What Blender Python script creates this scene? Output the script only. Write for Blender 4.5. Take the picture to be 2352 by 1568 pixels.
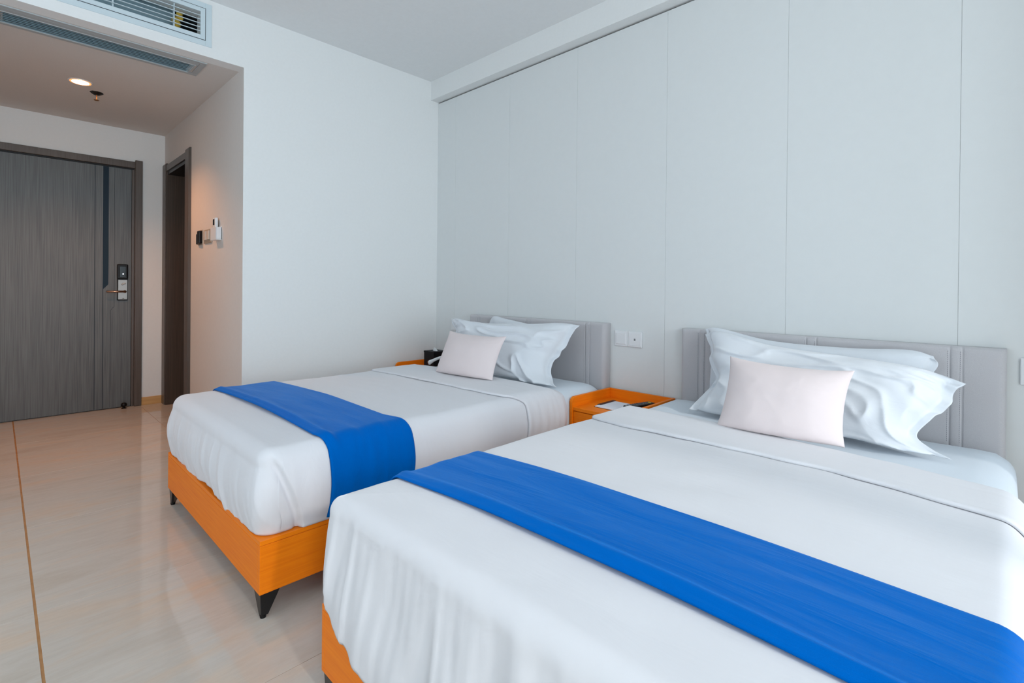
import bpy, bmesh, math, random
from mathutils import Vector, Matrix, noise
random.seed(4)
PI = math.pi
for o in list(bpy.data.objects): bpy.data.objects.remove(o)
S = bpy.context.scene
COL = S.collection

# ------------------------------------------------------------------ camera
cam = bpy.data.cameras.new('camera'); camo = bpy.data.objects.new('camera', cam); COL.objects.link(camo)
R_ = Vector((0.71503807, 0.6990219, 0.00943021)); U_ = Vector((-0.01004777, -0.00321184, 0.99994436)); F_ = Vector((-0.6990133, 0.71509304, -0.00472703))
camo.matrix_world = Matrix(((R_.x, U_.x, -F_.x, 0), (R_.y, U_.y, -F_.y, 0), (R_.z, U_.z, -F_.z, 1.05), (0, 0, 0, 1)))
cam.sensor_fit = 'HORIZONTAL'; cam.sensor_width = 36.0; cam.lens = 1157.771 / 2352 * 36
cam.shift_y = (667.525 - 784) / 2352; cam.clip_start = 0.01
S.camera = camo

# ------------------------------------------------------------------ world, light, exposure
world = bpy.data.worlds.new('sky'); S.world = world; world.use_nodes = True
bg = world.node_tree.nodes['Background']; bg.inputs[0].default_value = (0.62, 0.82, 1.0, 1); bg.inputs[1].default_value = 1.0

def area(name, loc, rot, sx, sy, power, col):
    l = bpy.data.lights.new(name, 'AREA'); l.shape = 'RECTANGLE'; l.size = sx; l.size_y = sy; l.energy = power; l.color = col
    o = bpy.data.objects.new(name, l); COL.objects.link(o); o.location = loc; o.rotation_euler = rot
    return o
# daylight entering through the big window on the right
WX = 2.40
WC = (0.86, 0.94, 1.0)
area('daylight_and_fill', (WX + 0.30, 0.85, 1.42), (0, PI / 2, 0), 2.2, 1.5, 44, WC)
area('daylight_and_fill', (WX + 0.30, -0.92, 1.42), (0, PI / 2, 0), 2.2, 0.7, 52, WC)
# fill light added behind the camera, with an invented window
area('daylight_and_fill', (-2.1, -1.35 - 0.30, 1.5), (PI / 2, 0, 0), 2.2, 1.8, 7, WC)
sun = bpy.data.lights.new('sun', 'SUN'); sun.energy = 0.75; sun.angle = math.radians(4); sun.color = (1.0, 0.97, 0.93)
suno = bpy.data.objects.new('sun', sun); COL.objects.link(suno)
suno.rotation_euler = Vector((-1.0, 0.12, -0.50)).to_track_quat('-Z', 'Y').to_euler()
S.view_settings.view_transform = 'Standard'; S.view_settings.look = 'None'; S.view_settings.gamma = 1.0
S.view_settings.exposure = 0.32

# ------------------------------------------------------------------ helpers
def lin(c):
    c = c / 255.0
    return c / 12.92 if c <= 0.04045 else ((c + 0.055) / 1.055) ** 2.4
def rgb(r, g, b): return (lin(r), lin(g), lin(b), 1.0)

def mat(name, col, rough=0.5, metal=0.0, **kw):
    m = bpy.data.materials.new(name); m.use_nodes = True
    b = m.node_tree.nodes['Principled BSDF']
    b.inputs['Base Color'].default_value = col; b.inputs['Roughness'].default_value = rough; b.inputs['Metallic'].default_value = metal
    for k, v in kw.items(): b.inputs[k.replace('_', ' ')].default_value = v
    return m
def N(m, t, **kw):
    n = m.node_tree.nodes.new(t)
    for k, v in kw.items():
        if k in n.inputs: n.inputs[k].default_value = v
        else: setattr(n, k, v)
    return n
def L(m, a, b): m.node_tree.links.new(a, b)
def coords(m, scale=(1, 1, 1), rnd=False, rot=(0, 0, 0)):
    tc = N(m, 'ShaderNodeTexCoord'); mp = N(m, 'ShaderNodeMapping'); mp.inputs['Scale'].default_value = scale; mp.inputs['Rotation'].default_value = rot
    if rnd:
        oi = N(m, 'ShaderNodeObjectInfo'); v = N(m, 'ShaderNodeVectorMath', operation='SCALE'); v.inputs[0].default_value = (37, 21, 53)
        L(m, oi.outputs['Random'], v.inputs['Scale']); a = N(m, 'ShaderNodeVectorMath', operation='ADD')
        L(m, tc.outputs['Object'], a.inputs[0]); L(m, v.outputs[0], a.inputs[1]); L(m, a.outputs[0], mp.inputs[0])
    else: L(m, tc.outputs['Object'], mp.inputs[0])
    return mp.outputs[0]
def ramp_mix(m, fac, stops):
    r = N(m, 'ShaderNodeValToRGB'); e = r.color_ramp.elements
    while len(e) < len(stops): e.new(0.5)
    for i, (p, c) in enumerate(stops): e[i].position = p; e[i].color = c
    L(m, fac, r.inputs[0]); return r.outputs[0]
def bump(m, h, strength=0.2, dist=0.002, prev=None):
    b = N(m, 'ShaderNodeBump'); b.inputs['Strength'].default_value = strength; b.inputs['Distance'].default_value = dist
    L(m, h, b.inputs['Height'])
    if prev is not None: L(m, prev, b.inputs['Normal'])
    L(m, b.outputs[0], m.node_tree.nodes['Principled BSDF'].inputs['Normal']); return b.outputs[0]
def noise_mat(name, c0, c1, scale, rough=0.5, bs=0.1, bd=0.001, nscale=6, detail=4, rnd=False, metal=0, rot=(0, 0, 0), **kw):
    m = mat(name, c0, rough, metal, **kw)
    n = N(m, 'ShaderNodeTexNoise', Scale=nscale, Detail=detail); L(m, coords(m, scale, rnd, rot), n.inputs['Vector'])
    L(m, ramp_mix(m, n.outputs['Fac'], [(0.3, c0), (0.7, c1)]), m.node_tree.nodes['Principled BSDF'].inputs['Base Color'])
    if bs: bump(m, n.outputs['Fac'], bs, bd)
    return m

M_wall = noise_mat('painted wall', (0.82, 0.83, 0.82, 1), (0.835, 0.845, 0.835, 1), (1, 1, 1), 0.75, 0.08, 0.001, 60)
M_ceil = noise_mat('painted ceiling', (0.83, 0.84, 0.84, 1), (0.85, 0.86, 0.86, 1), (1, 1, 1), 0.8, 0.05, 0.001, 40)
M_cor = noise_mat('cream corridor paper', (0.68, 0.65, 0.62, 1), (0.71, 0.68, 0.65, 1), (1, 1, 0.2), 0.75, 0.15, 0.001, 200)
M_panel = noise_mat('panel laminate', (0.745, 0.765, 0.76, 1), (0.755, 0.775, 0.77, 1), (1, 1, 1), 0.6, 0.01, 0.001, 25)
M_dark = mat('painted shade black', (0.008, 0.01, 0.012, 1), 0.9)  # near-black painted in for shade in the gap and behind the doors
M_grout = noise_mat('ochre grout', (0.36, 0.17, 0.06, 1), (0.46, 0.24, 0.10, 1), (1, 1, 1), 0.8, 0.2, 0.001, 20)
def floor_mat():
    m = mat('polished beige porcelain', (0.5, 0.4, 0.3, 1), 0.07)
    v = coords(m, (3.2, 0.8, 1), True, (0, 0, 0.25))
    n1 = N(m, 'ShaderNodeTexNoise', Scale=1.6, Detail=7, Roughness=0.62, Distortion=0.8); L(m, v, n1.inputs['Vector'])
    n2 = N(m, 'ShaderNodeTexNoise', Scale=9, Detail=5, Roughness=0.7, Distortion=0.4); L(m, coords(m, (7, 1.2, 1), True, (0, 0, 0.35)), n2.inputs['Vector'])
    c = ramp_mix(m, n1.outputs['Fac'], [(0.30, rgb(200, 188, 174)), (0.5, rgb(208, 200, 190)), (0.72, rgb(216, 194, 172))])
    d = ramp_mix(m, n2.outputs['Fac'], [(0.35, (0.93, 0.92, 0.91, 1)), (0.6, (1, 1, 1, 1))])
    mx = N(m, 'ShaderNodeMix', data_type='RGBA', blend_type='MULTIPLY'); mx.inputs[0].default_value = 0.8
    L(m, c, mx.inputs[6]); L(m, d, mx.inputs[7]); b = m.node_tree.nodes['Principled BSDF']
    L(m, mx.outputs[2], b.inputs['Base Color']); b.inputs['Specular IOR Level'].default_value = 0.55
    return m
M_tile = floor_mat()
M_orange = noise_mat('orange beech veneer', (0.90, 0.195, 0.003, 1), (0.99, 0.255, 0.006, 1), (1.5, 1.5, 55), 0.42, 0.05, 0.0005, 3.2, 5, Specular_IOR_Level=0.2)
M_edge = noise_mat('orange edge banding', (0.90, 0.20, 0.003, 1), (0.99, 0.25, 0.005, 1), (1, 1, 20), 0.38, 0.03, 0.0005, 3, 4, Specular_IOR_Level=0.25)
M_tan = noise_mat('tan wooden skirting', rgb(196, 150, 92), rgb(214, 170, 112), (1, 1, 14), 0.4, 0.05, 0.0005, 3, 4)
M_doorw = noise_mat('grey brown door veneer', (0.078, 0.088, 0.092, 1), (0.150, 0.165, 0.170, 1), (70, 70, 1.1), 0.42, 0.12, 0.0006, 3.0, 5)
M_trim = noise_mat('dark brown door trim', (0.075, 0.058, 0.048, 1), (0.11, 0.088, 0.074, 1), (40, 40, 1.0), 0.38, 0.08, 0.0005, 3, 4)
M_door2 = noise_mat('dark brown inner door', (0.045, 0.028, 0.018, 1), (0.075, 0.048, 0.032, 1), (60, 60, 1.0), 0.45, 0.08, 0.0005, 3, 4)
M_inlay = mat('blue grey glass inlay', (0.004, 0.020, 0.040, 1), 0.4, Specular_IOR_Level=0.2)
M_groove = mat('groove dark', (0.02, 0.03, 0.04, 1), 0.5)
M_black = mat('black plastic', (0.005, 0.005, 0.006, 1), 0.35, Specular_IOR_Level=0.25)
M_blackm = mat('black lacquered metal', (0.008, 0.008, 0.009, 1), 0.32, 0.2)
M_steel = mat('brushed steel', (0.30, 0.285, 0.27, 1), 0.38, 1.0)
M_copper = mat('copper lever', (0.75, 0.47, 0.33, 1), 0.25, 1.0)
M_bronze = mat('bronze', (0.55, 0.24, 0.08, 1), 0.3, 1.0)
M_white = mat('white plastic', (0.80, 0.81, 0.82, 1), 0.35)
M_champ = mat('light champagne plastic', (0.66, 0.60, 0.52, 1), 0.25)
M_beigep = mat('champagne plastic', (0.50, 0.42, 0.33, 1), 0.35, 0.3)
M_led = mat('white led', (1, 1, 1, 1), 0.5); M_led.node_tree.nodes['Principled BSDF'].inputs['Emission Color'].default_value = (0.8, 0.9, 1, 1); M_led.node_tree.nodes['Principled BSDF'].inputs['Emission Strength'].default_value = 1.2
M_lamp = mat('lit lamp diffuser', (1, 1, 1, 1), 0.5); M_lamp.node_tree.nodes['Principled BSDF'].inputs['Emission Color'].default_value = (1, 0.70, 0.42, 1); M_lamp.node_tree.nodes['Principled BSDF'].inputs['Emission Strength'].default_value = 22
M_glow = mat('painted warm glow', (1, 0.6, 0.3, 1), 0.5); M_glow.node_tree.nodes['Principled BSDF'].inputs['Emission Color'].default_value = (1, 0.34, 0.09, 1); M_glow.node_tree.nodes['Principled BSDF'].inputs['Emission Strength'].default_value = 0.9  # weak orange emission standing in for lamplight on the ring
M_alu = mat('white powder coated aluminium', (0.62, 0.72, 0.76, 1), 0.4)
M_alu_shade = mat('aluminium with painted shade', (0.42, 0.45, 0.46, 1), 0.5)  # albedo lowered to paint shade onto the return grille
M_alu2 = mat('grey blue louver', (0.22, 0.33, 0.38, 1), 0.45)
M_duct = mat('galvanised duct', (0.20, 0.27, 0.29, 1), 0.5, 0.2)
M_ductd = mat('dark duct', (0.05, 0.06, 0.06, 1), 0.7)
M_foam = noise_mat('yellow foam sealant', (0.65, 0.42, 0.03, 1), (0.50, 0.36, 0.08, 1), (1, 1, 1), 0.8, 0.5, 0.004, 40)
M_paper = mat('white paper', (0.82, 0.84, 0.90, 1), 0.8)
M_tissue = mat('white tissue', (0.85, 0.86, 0.86, 1), 0.9)
M_leather = noise_mat('black leatherette', (0.004, 0.005, 0.007, 1), (0.008, 0.010, 0.012, 1), (1, 1, 1), 0.5, 0.25, 0.0006, 260, Specular_IOR_Level=0.15)
M_gold = mat('dull copper print', (0.12, 0.035, 0.012, 1), 0.5)
M_yellow = mat('yellow rubber', (0.75, 0.55, 0.02, 1), 0.5)
M_greyb = mat('grey rubber keys', (0.12, 0.13, 0.15, 1), 0.5)
M_pencil = mat('pink pencil wood', (0.75, 0.38, 0.28, 1), 0.5)
M_glass = bpy.data.materials.new('thin window glass'); M_glass.use_nodes = True
nt = M_glass.node_tree; nt.nodes.clear()
_o = nt.nodes.new('ShaderNodeOutputMaterial'); _m = nt.nodes.new('ShaderNodeMixShader'); _t = nt.nodes.new('ShaderNodeBsdfTransparent'); _g = nt.nodes.new('ShaderNodeBsdfGlossy')
_g.inputs['Roughness'].default_value = 0.02; _m.inputs[0].default_value = 0.04
nt.links.new(_t.outputs[0], _m.inputs[1]); nt.links.new(_g.outputs[0], _m.inputs[2]); nt.links.new(_m.outputs[0], _o.inputs[0])

def cloth(name, col, rough=0.8, weave=900, ws=0.12, wr=0.25, wd=0.006, wscale=(1, 1, 1), sheen=0.2, col2=None, spec=0.3, tint=(1, 1, 1, 1)):
    m = mat(name, col, rough); b = m.node_tree.nodes['Principled BSDF']
    b.inputs['Sheen Weight'].default_value = sheen; b.inputs['Sheen Tint'].default_value = tint; b.inputs['Specular IOR Level'].default_value = spec
    n = N(m, 'ShaderNodeTexNoise', Scale=weave, Detail=2); L(m, coords(m), n.inputs['Vector'])
    p = bump(m, n.outputs['Fac'], ws, 0.0006)
    w = N(m, 'ShaderNodeTexNoise', Scale=5, Detail=5, Roughness=0.5, Distortion=0.6); L(m, coords(m, wscale), w.inputs['Vector'])
    bump(m, w.outputs['Fac'], wr, wd, p)
    if col2 is not None:
        L(m, ramp_mix(m, n.outputs['Fac'], [(0.35, col), (0.65, col2)]), b.inputs['Base Color'])
    return m
M_sheet = cloth('white duvet cotton', (0.755, 0.755, 0.785, 1), 0.7, 1200, 0.04, 0.35, 0.008, (0.8, 2.6, 1))
M_fold = cloth('white sateen cotton', (0.755, 0.755, 0.785, 1), 0.6, 1200, 0.04, 0.25, 0.006, (0.6, 4.5, 1))
M_matt = cloth('pale blue white sheet', (0.70, 0.77, 0.84, 1), 0.7, 1200, 0.04, 0.15, 0.006)
M_pillow = cloth('white pillowcase cotton', (0.75, 0.78, 0.82, 1), 0.7, 1200, 0.04, 0.45, 0.010, (1.6, 1.6, 1.6))
M_pink = cloth('pale pink linen', (0.80, 0.70, 0.695, 1), 0.85, 500, 0.30, 0.12, 0.005)
M_blue = cloth('royal blue satin', (0.0, 0.105, 0.45, 1), 0.40, 1400, 0.06, 0.8, 0.012, (0.5, 3.2, 1), 0.35, (0.0, 0.128, 0.52, 1), 0.10, (0.0, 0.35, 1.0, 1))
M_blue.node_tree.nodes['Principled BSDF'].inputs['Specular Tint'].default_value = (0.0, 0.45, 1.0, 1)
M_grey = cloth('mauve grey velour', (0.50, 0.485, 0.50, 1), 0.9, 700, 0.25, 0.06, 0.004, (1, 1, 1), 0.35, (0.56, 0.545, 0.56, 1))
M_stitch = mat('stitching thread', (0.22, 0.22, 0.25, 1), 0.8)

ORG = {}
def link(name, me, parent=None, origin=None, loc=None):
    o = bpy.data.objects.new(name, me); COL.objects.link(o)
    if parent is not None: o.parent = parent
    return o
def props(o, label=None, cat=None, group=None, kind=None):
    if label: o['label'] = label
    if cat: o['category'] = cat
    if group: o['group'] = group
    if kind: o['kind'] = kind
    return o
def thing(name, loc, label, cat, group=None):
    o = bpy.data.objects.new(name, None); COL.objects.link(o); o.location = loc; o.empty_display_size = 0.05
    ORG[o] = Vector(loc); return props(o, label, cat, group)
def mesh_obj(name, bm, m, parent=None, origin=(0, 0, 0), smooth=False, kind=None):
    """bm holds world coordinates; the object's origin is the parent's (or the given point)"""
    og = ORG[parent] if parent is not None else Vector(origin)
    bmesh.ops.translate(bm, verts=bm.verts, vec=-og)
    me = bpy.data.meshes.new(name); bm.to_mesh(me); bm.free()
    for mm in (m if isinstance(m, (list, tuple)) else [m]): me.materials.append(mm)
    if smooth:
        for p in me.polygons: p.use_smooth = True
    o = bpy.data.objects.new(name, me); COL.objects.link(o)
    if parent is not None: o.parent = parent
    else: o.location = og
    ORG[o] = og
    if kind: o['kind'] = kind
    return o
def B(): return bmesh.new()
def box(bm, x0, x1, y0, y1, z0, z1, bev=0.0, seg=2, M=None):
    t = bmesh.new(); bmesh.ops.create_cube(t, size=1)
    bmesh.ops.scale(t, vec=(abs(x1 - x0), abs(y1 - y0), abs(z1 - z0)), verts=t.verts)
    if bev: bmesh.ops.bevel(t, geom=list(t.edges), offset=bev, segments=seg, affect='EDGES', profile=0.5)
    bmesh.ops.translate(t, vec=((x0 + x1) / 2, (y0 + y1) / 2, (z0 + z1) / 2), verts=t.verts)
    if M is not None: bmesh.ops.transform(t, matrix=M, verts=t.verts)
    merge(bm, t); return bm
def merge(bm, t):
    me = bpy.data.meshes.new('tmp'); t.to_mesh(me); t.free(); bm.from_mesh(me); bpy.data.meshes.remove(me)
def cyl(bm, p0, p1, r0, r1=None, seg=24, bev=0.0):
    r1 = r0 if r1 is None else r1; p0 = Vector(p0); p1 = Vector(p1); d = p1 - p0
    t = bmesh.new(); bmesh.ops.create_cone(t, segments=seg, radius1=r0, radius2=r1, depth=d.length, cap_ends=True)
    if bev: bmesh.ops.bevel(t, geom=[e for e in t.edges if len([f for f in e.link_faces if len(f.verts) > 4]) == 1], offset=bev, segments=2, affect='EDGES')
    Mx = Matrix.Translation((p0 + p1) / 2) @ d.to_track_quat('Z', 'Y').to_matrix().to_4x4()
    bmesh.ops.transform(t, matrix=Mx, verts=t.verts); merge(bm, t); return bm
def lathe(bm, prof, c, seg=32):
    rings = []
    for r, z in prof: rings.append([bm.verts.new((c[0] + r * math.cos(2 * PI * i / seg), c[1] + r * math.sin(2 * PI * i / seg), c[2] + z)) for i in range(seg)])
    for a, b in zip(rings, rings[1:]):
        for i in range(seg): bm.faces.new((a[i], a[(i + 1) % seg], b[(i + 1) % seg], b[i]))
    bm.faces.new(rings[0][::-1]); bm.faces.new(rings[-1]); return bm
def prism(bm, pts, axis, a0, a1):
    """extrude a 2D outline along an axis"""
    def P(p, a):
        if axis == 'x': return (a, p[0], p[1])
        if axis == 'y': return (p[0], a, p[1])
        return (p[0], p[1], a)
    A = [bm.verts.new(P(p, a0)) for p in pts]; C = [bm.verts.new(P(p, a1)) for p in pts]
    fs = [bm.faces.new(A), bm.faces.new(C[::-1])]
    for i in range(len(pts)): fs.append(bm.faces.new((A[i], C[i], C[(i + 1) % len(pts)], A[(i + 1) % len(pts)])))
    bmesh.ops.recalc_face_normals(bm, faces=fs); return bm
def single(name, bm, m, label, cat, group=None, origin=(0, 0, 0), smooth=False):
    return props(mesh_obj(name, bm, m, None, origin, smooth), label, cat, group)
def struct(name, bm, m, parent=None):
    o = mesh_obj(name, bm, m, parent)
    if parent is None: o['kind'] = 'structure'
    return o
def hole_wall(bm, axis, a0, a1, u0, u1, z0, z1, hu0, hu1, hz0, hz1):
    """wall slab with a rectangular hole; axis = thickness axis"""
    def bb(ua, ub, za, zb):
        if ub - ua < 1e-6 or zb - za < 1e-6: return
        if axis == 'x': box(bm, a0, a1, ua, ub, za, zb)
        elif axis == 'y': box(bm, ua, ub, a0, a1, za, zb)
        else: box(bm, ua, ub, za, zb, a0, a1)
    bb(u0, hu0, z0, z1); bb(hu1, u1, z0, z1); bb(hu0, hu1, z0, hz0); bb(hu0, hu1, hz1, z1)

# ------------------------------------------------------------------ room shell
XL, XE, YC, YH, ZC, ZR = -3.331, -5.385, 1.051, 2.524, 2.38, 2.711
YF, YCL = -1.35, -0.42
# floor bed of grout with tiles lying in it
fl = struct('floor', box(B(), -5.5, WX + 0.1, YF - 0.1, 2.62, -0.12, -0.0012), M_grout)
T = 0.8035
xs = [-1.391 + T * k for k in range(-6, 6)]; ys = [0.091 + 0.786 * k for k in range(-3, 5)]
tile_me = {}
for i in range(len(xs) - 1):
    for j in range(len(ys) - 1):
        x0, x1 = max(xs[i], -5.45), min(xs[i + 1], WX + 0.05)
        y0, y1 = max(ys[j], YF - 0.05), min(ys[j + 1], 2.56)
        if x1 - x0 < 0.02 or y1 - y0 < 0.02: continue
        if x1 < XL - 0.2 and (y0 > YC + 0.15 or y1 < YCL - 0.1): continue
        g0 = 0.0035 if abs(y0 - 0.091) < 0.01 else 0.0008
        g1 = 0.0035 if abs(y1 - 0.091) < 0.01 else 0.0008
        key = (round(x1 - x0, 3), round(y1 - y0, 3), g0, g1)
        if key not in tile_me:
            b = B(); box(b, 0.0008, x1 - x0 - 0.0008, g0, y1 - y0 - g1, -0.010, 0.0, 0.0006, 1)
            me = bpy.data.meshes.new('tile'); b.to_mesh(me); b.free(); me.materials.append(M_tile); tile_me[key] = me
        t = bpy.data.objects.new('floor_tile', tile_me[key]); COL.objects.link(t); t.parent = fl; t.location = (x0, y0, 0)
struct('ceiling', box(B(), XL - 0.1, WX + 0.2, YF - 0.1, 2.66, ZR, ZR + 0.12), M_ceil)
# headboard wall: backing wall, dark strip painted for the gap's shade, fascia and the laminate panels
wh = struct('wall_headboard', box(B(), XL - 0.12, WX + 0.2, YH + 0.0025, YH + 0.14, 0, 2.53), M_panel)
mesh_obj('upper_backing', box(B(), XL - 0.12, WX + 0.2, YH + 0.05, YH + 0.14, 2.53, ZR), M_dark, wh)
mesh_obj('painted_gap_shade', box(B(), XL, WX, YH + 0.018, YH + 0.049, 2.5305, 2.5612), M_dark, wh)
seams = [XL, -3.1, -2.507, -1.914, -1.312, -0.717, -0.125, 0.47, 1.07, 1.67, 2.27, WX]
for a, b_ in zip(seams, seams[1:]):
    mesh_obj('wall_panel', box(B(), a + 0.0004, b_ - 0.0004, YH, YH + 0.0022, 0.0, 2.5515, 0.0006, 1), M_panel, wh)
struct('trim_1', box(B(), XL, WX, 2.449, YH + 0.049, 2.5615, ZR), M_wall)
# left wall block (beds' end of the room) with corridor side and bathroom doorway
DX0, DX1, DZ = -5.267, -4.605, 2.047
b = B(); box(b, XL - 0.10, XL, YC + 0.14, 2.56, 0, ZR); struct('wall_left', b, M_wall)
b = B(); hole_wall(b, 'y', YC, YC + 0.14, XE - 0.1, XL - 0.0015, 0, ZR, DX0, DX1, 0.0, DZ); struct('wall_corridor_right', b, M_cor)
b = B(); box(b, XL - 0.0015, XL, YC, YC + 0.14, 0, ZR); struct('trim_2', b, M_wall)
# bulkhead over the corridor mouth, with the supply grille hole
SG = (-0.25, 0.823, 2.491, 2.629)
b = B(); hole_wall(b, 'x', XL - 0.09, XL, YCL - 0.02, YC, ZC, ZR, SG[0], SG[1], SG[2], SG[3]); struct('wall_bulkhead', b, M_wall)
RG = (-3.648, -3.497, 0.017, 0.818)
b = B()
box(b, XE - 0.1, RG[0], YCL, YC, ZC, ZC + 0.012); box(b, RG[1], XL - 0.09, YCL, YC, ZC, ZC + 0.012)
box(b, RG[0], RG[1], YCL, RG[2], ZC, ZC + 0.012); box(b, RG[0], RG[1], RG[3], YC, ZC, ZC + 0.012)
struct('ceiling_corridor', b, M_cor)
# entrance wall with door opening
EY0, EY1, EZ = -0.112, 0.838, 2.058
b = B(); hole_wall(b, 'x', XE - 0.14, XE, YCL - 0.1, YC + 0.05, 0, ZC + 0.3, EY0, EY1, 0.0, EZ); struct('wall_entrance', b, M_wall)
struct('wall_corridor_left', box(B(), XE - 0.1, XL, YCL - 0.12, YCL, 0, ZR), M_wall)
struct('wall_front_left', box(B(), XL - 0.10, XL, YF - 0.1, YCL, 0, ZR), M_wall)
b = B(); hole_wall(b, 'y', YF - 0.12, YF, XL - 0.1, WX + 0.2, 0, ZR, -3.2, -1.0, 0.60, 2.40); struct('wall_front', b, M_wall)
b = B(); hole_wall(b, 'x', WX, WX + 0.14, -0.30, 2.56, 0, ZR, 0.05, 2.05, 0.30, 2.55); hole_wall(b, 'x', WX, WX + 0.14, YF - 0.1, -0.30, 0, ZR, -1.28, -0.55, 0.30, 2.55); struct('wall_window', b, M_wall)
# windows outside the picture: daylight on the right, added fill in front wall
def window(name, axis, c, u0, u1, z0, z1, bars):
    def bb(bm, ua, ub, za, zb, d0=0.05, d1=0.11):
        if axis == 'x': box(bm, c + d0, c + d1, ua, ub, za, zb)
        else: box(bm, ua, ub, c - d1, c - d0, za, zb)
    b = B()
    bb(b, u0, u0 + 0.04, z0, z1); bb(b, u1 - 0.04, u1, z0, z1); bb(b, u0, u1, z0, z0 + 0.05); bb(b, u0, u1, z1 - 0.05, z1)
    for q, w in bars: bb(b, q - w / 2, q + w / 2, z0, z1)
    w_ = struct(name, b, M_alu)
    b = B(); bb(b, u0 + 0.04, u1 - 0.04, z0 + 0.04, z1 - 0.04, 0.078, 0.082); mesh_obj('glass_pane', b, M_glass, w_)
window('window_1', 'x', WX, 0.05, 2.05, 0.30, 2.55, [(1.17, 0.15)])
window('window_2', 'x', WX, -1.28, -0.55, 0.30, 2.55, [])
window('added_fill_window', 'y', YF, -3.2, -1.0, 0.60, 2.40, [(-2.1, 0.06)])  # invented window, added to let fill light in
# unseen pier added to shade the right end of the headboard wall
struct('added_shade_pier', box(B(), 0.42, 0.58, 2.20, YH, 0, ZR), M_wall)
# skirting
struct('baseboard_entrance', box(B(), XE, XE + 0.012, 0.886, YC, 0, 0.068, 0.002), M_tan)
struct('baseboard_left', box(B(), XL, XL + 0.012, YC, 2.50, 0, 0.068, 0.002), M_tan)
struct('baseboard_corridor', box(B(), -4.50, XL, YC - 0.012, YC, 0, 0.068, 0.002), M_tan)
# bathroom shell painted black for its dark interior, closed against stray light
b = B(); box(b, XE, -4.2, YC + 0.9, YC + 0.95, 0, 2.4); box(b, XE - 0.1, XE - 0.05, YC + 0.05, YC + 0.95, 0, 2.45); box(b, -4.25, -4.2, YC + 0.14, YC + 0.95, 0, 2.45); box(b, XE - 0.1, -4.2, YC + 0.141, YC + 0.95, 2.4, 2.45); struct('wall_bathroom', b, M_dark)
struct('added_door_backing', box(B(), XE - 0.30, XE - 0.141, -0.5, YC + 0.1, -0.05, 2.5), M_dark)  # dark slab added behind the entrance door to block stray light
# duct behind the grilles
b = B()
box(b, XL - 0.50, XL - 0.49, -0.40, 1.0, 2.42, 2.70)
struct('trim_3', b, M_black)
struct('trim_4', box(B(), XL - 0.50, XL - 0.09, -0.40, 1.02, 2.70, 2.71), M_ductd)

# ------------------------------------------------------------------ entrance door
d = struct('door_1', box(B(), XE - 0.055, XE - 0.012, -0.096, 0.813, 0.006, 2.042, 0.001, 1), M_doorw)
fx = XE - 0.012
mesh_obj('inlay_strip', prism(B(), [(0.6215, 2.040), (0.659, 2.040), (0.659, 1.052), (0.6235, 1.010), (0.6215, 1.010)], 'x', fx - 0.001, fx + 0.0012), M_inlay, d)
mesh_obj('groove', box(B(), fx - 0.001, fx + 0.0006, 0.5665, 0.5725, 0.01, 2.038), M_groove, d)
mesh_obj('groove', box(B(), fx - 0.001, fx + 0.0006, 0.6205, 0.6262, 0.01, 1.010), M_groove, d)
b = B()
for seg in (((0.6985, 2.038), (0.6985, 0.865)), ((0.6985, 0.865), (0.6725, 0.832)), ((0.6725, 0.832), (0.6725, 0.01))):
    (ya, za), (yb, zb) = seg
    cyl(b, (fx, ya, za), (fx, yb, zb), 0.0012, seg=6)
mesh_obj('groove', b, M_groove, d)
def trim_bar(bm, x, y0, y1, z0, z1, out=0.016):
    box(bm, x - 0.001, x + out, y0, y1, z0, z1, 0.003, 2)
mesh_obj('door_jamb', trim_bar(B(), XE, 0.8275, 0.886, 0.0, 2.124, 0.022) or box(B(), XE - 0.06, XE + 0.022, 0.834, 0.886, 0.0, 2.124, 0.004, 2), M_trim, d)
mesh_obj('door_jamb', box(B(), XE - 0.06, XE + 0.022, -0.165, -0.108, 0.0, 2.124, 0.004, 2), M_trim, d)
mesh_obj('door_stop', box(B(), XE - 0.06, XE - 0.010, 0.8155, 0.834, 0.0, 2.06, 0.001, 1), M_trim, d)
mesh_obj('door_header', box(B(), XE - 0.06, XE + 0.016, -0.11, 0.836, 2.053, 2.109, 0.004, 2), M_trim, d)
mesh_obj('door_gap_shade', box(B(), XE - 0.058, XE - 0.020, 0.812, 0.8165, 0.0, 2.055), M_black, d)  # black strips painted in for the dark gap round the leaf
mesh_obj('door_gap_shade', box(B(), XE - 0.058, XE - 0.006, -0.10, 0.83, 2.0425, 2.0545), M_black, d)
mesh_obj('door_threshold', box(B(), XE - 0.13, XE - 0.02, -0.10, 0.83, 0.0, 0.005), M_black, d)
lk = thing('door_lock', (fx, 0.75, 1.07), 'electronic door lock with black card reader and copper lever on grey door', 'lock')
mesh_obj('back_plate', box(B(), fx - 0.0005, fx + 0.014, 0.716, 0.789, 0.916, 1.225, 0.006, 3), M_black, lk)
mesh_obj('card_reader', box(B(), fx + 0.010, fx + 0.026, 0.714, 0.790, 1.098, 1.224, 0.008, 3), M_black, lk)
mesh_obj('reader_window', box(B(), fx + 0.024, fx + 0.0275, 0.732, 0.775, 1.112, 1.206, 0.002, 2), mat('reader glass', (0.006, 0.014, 0.018, 1), 0.15), lk)
mesh_obj('indicator_light', cyl(B(), (fx + 0.026, 0.7545, 1.141), (fx + 0.0295, 0.7545, 1.141), 0.005, seg=16), M_led, lk)
mesh_obj('face_plate', box(B(), fx + 0.012, fx + 0.018, 0.722, 0.785, 0.924, 1.092, 0.001, 1), M_steel, lk)
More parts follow.
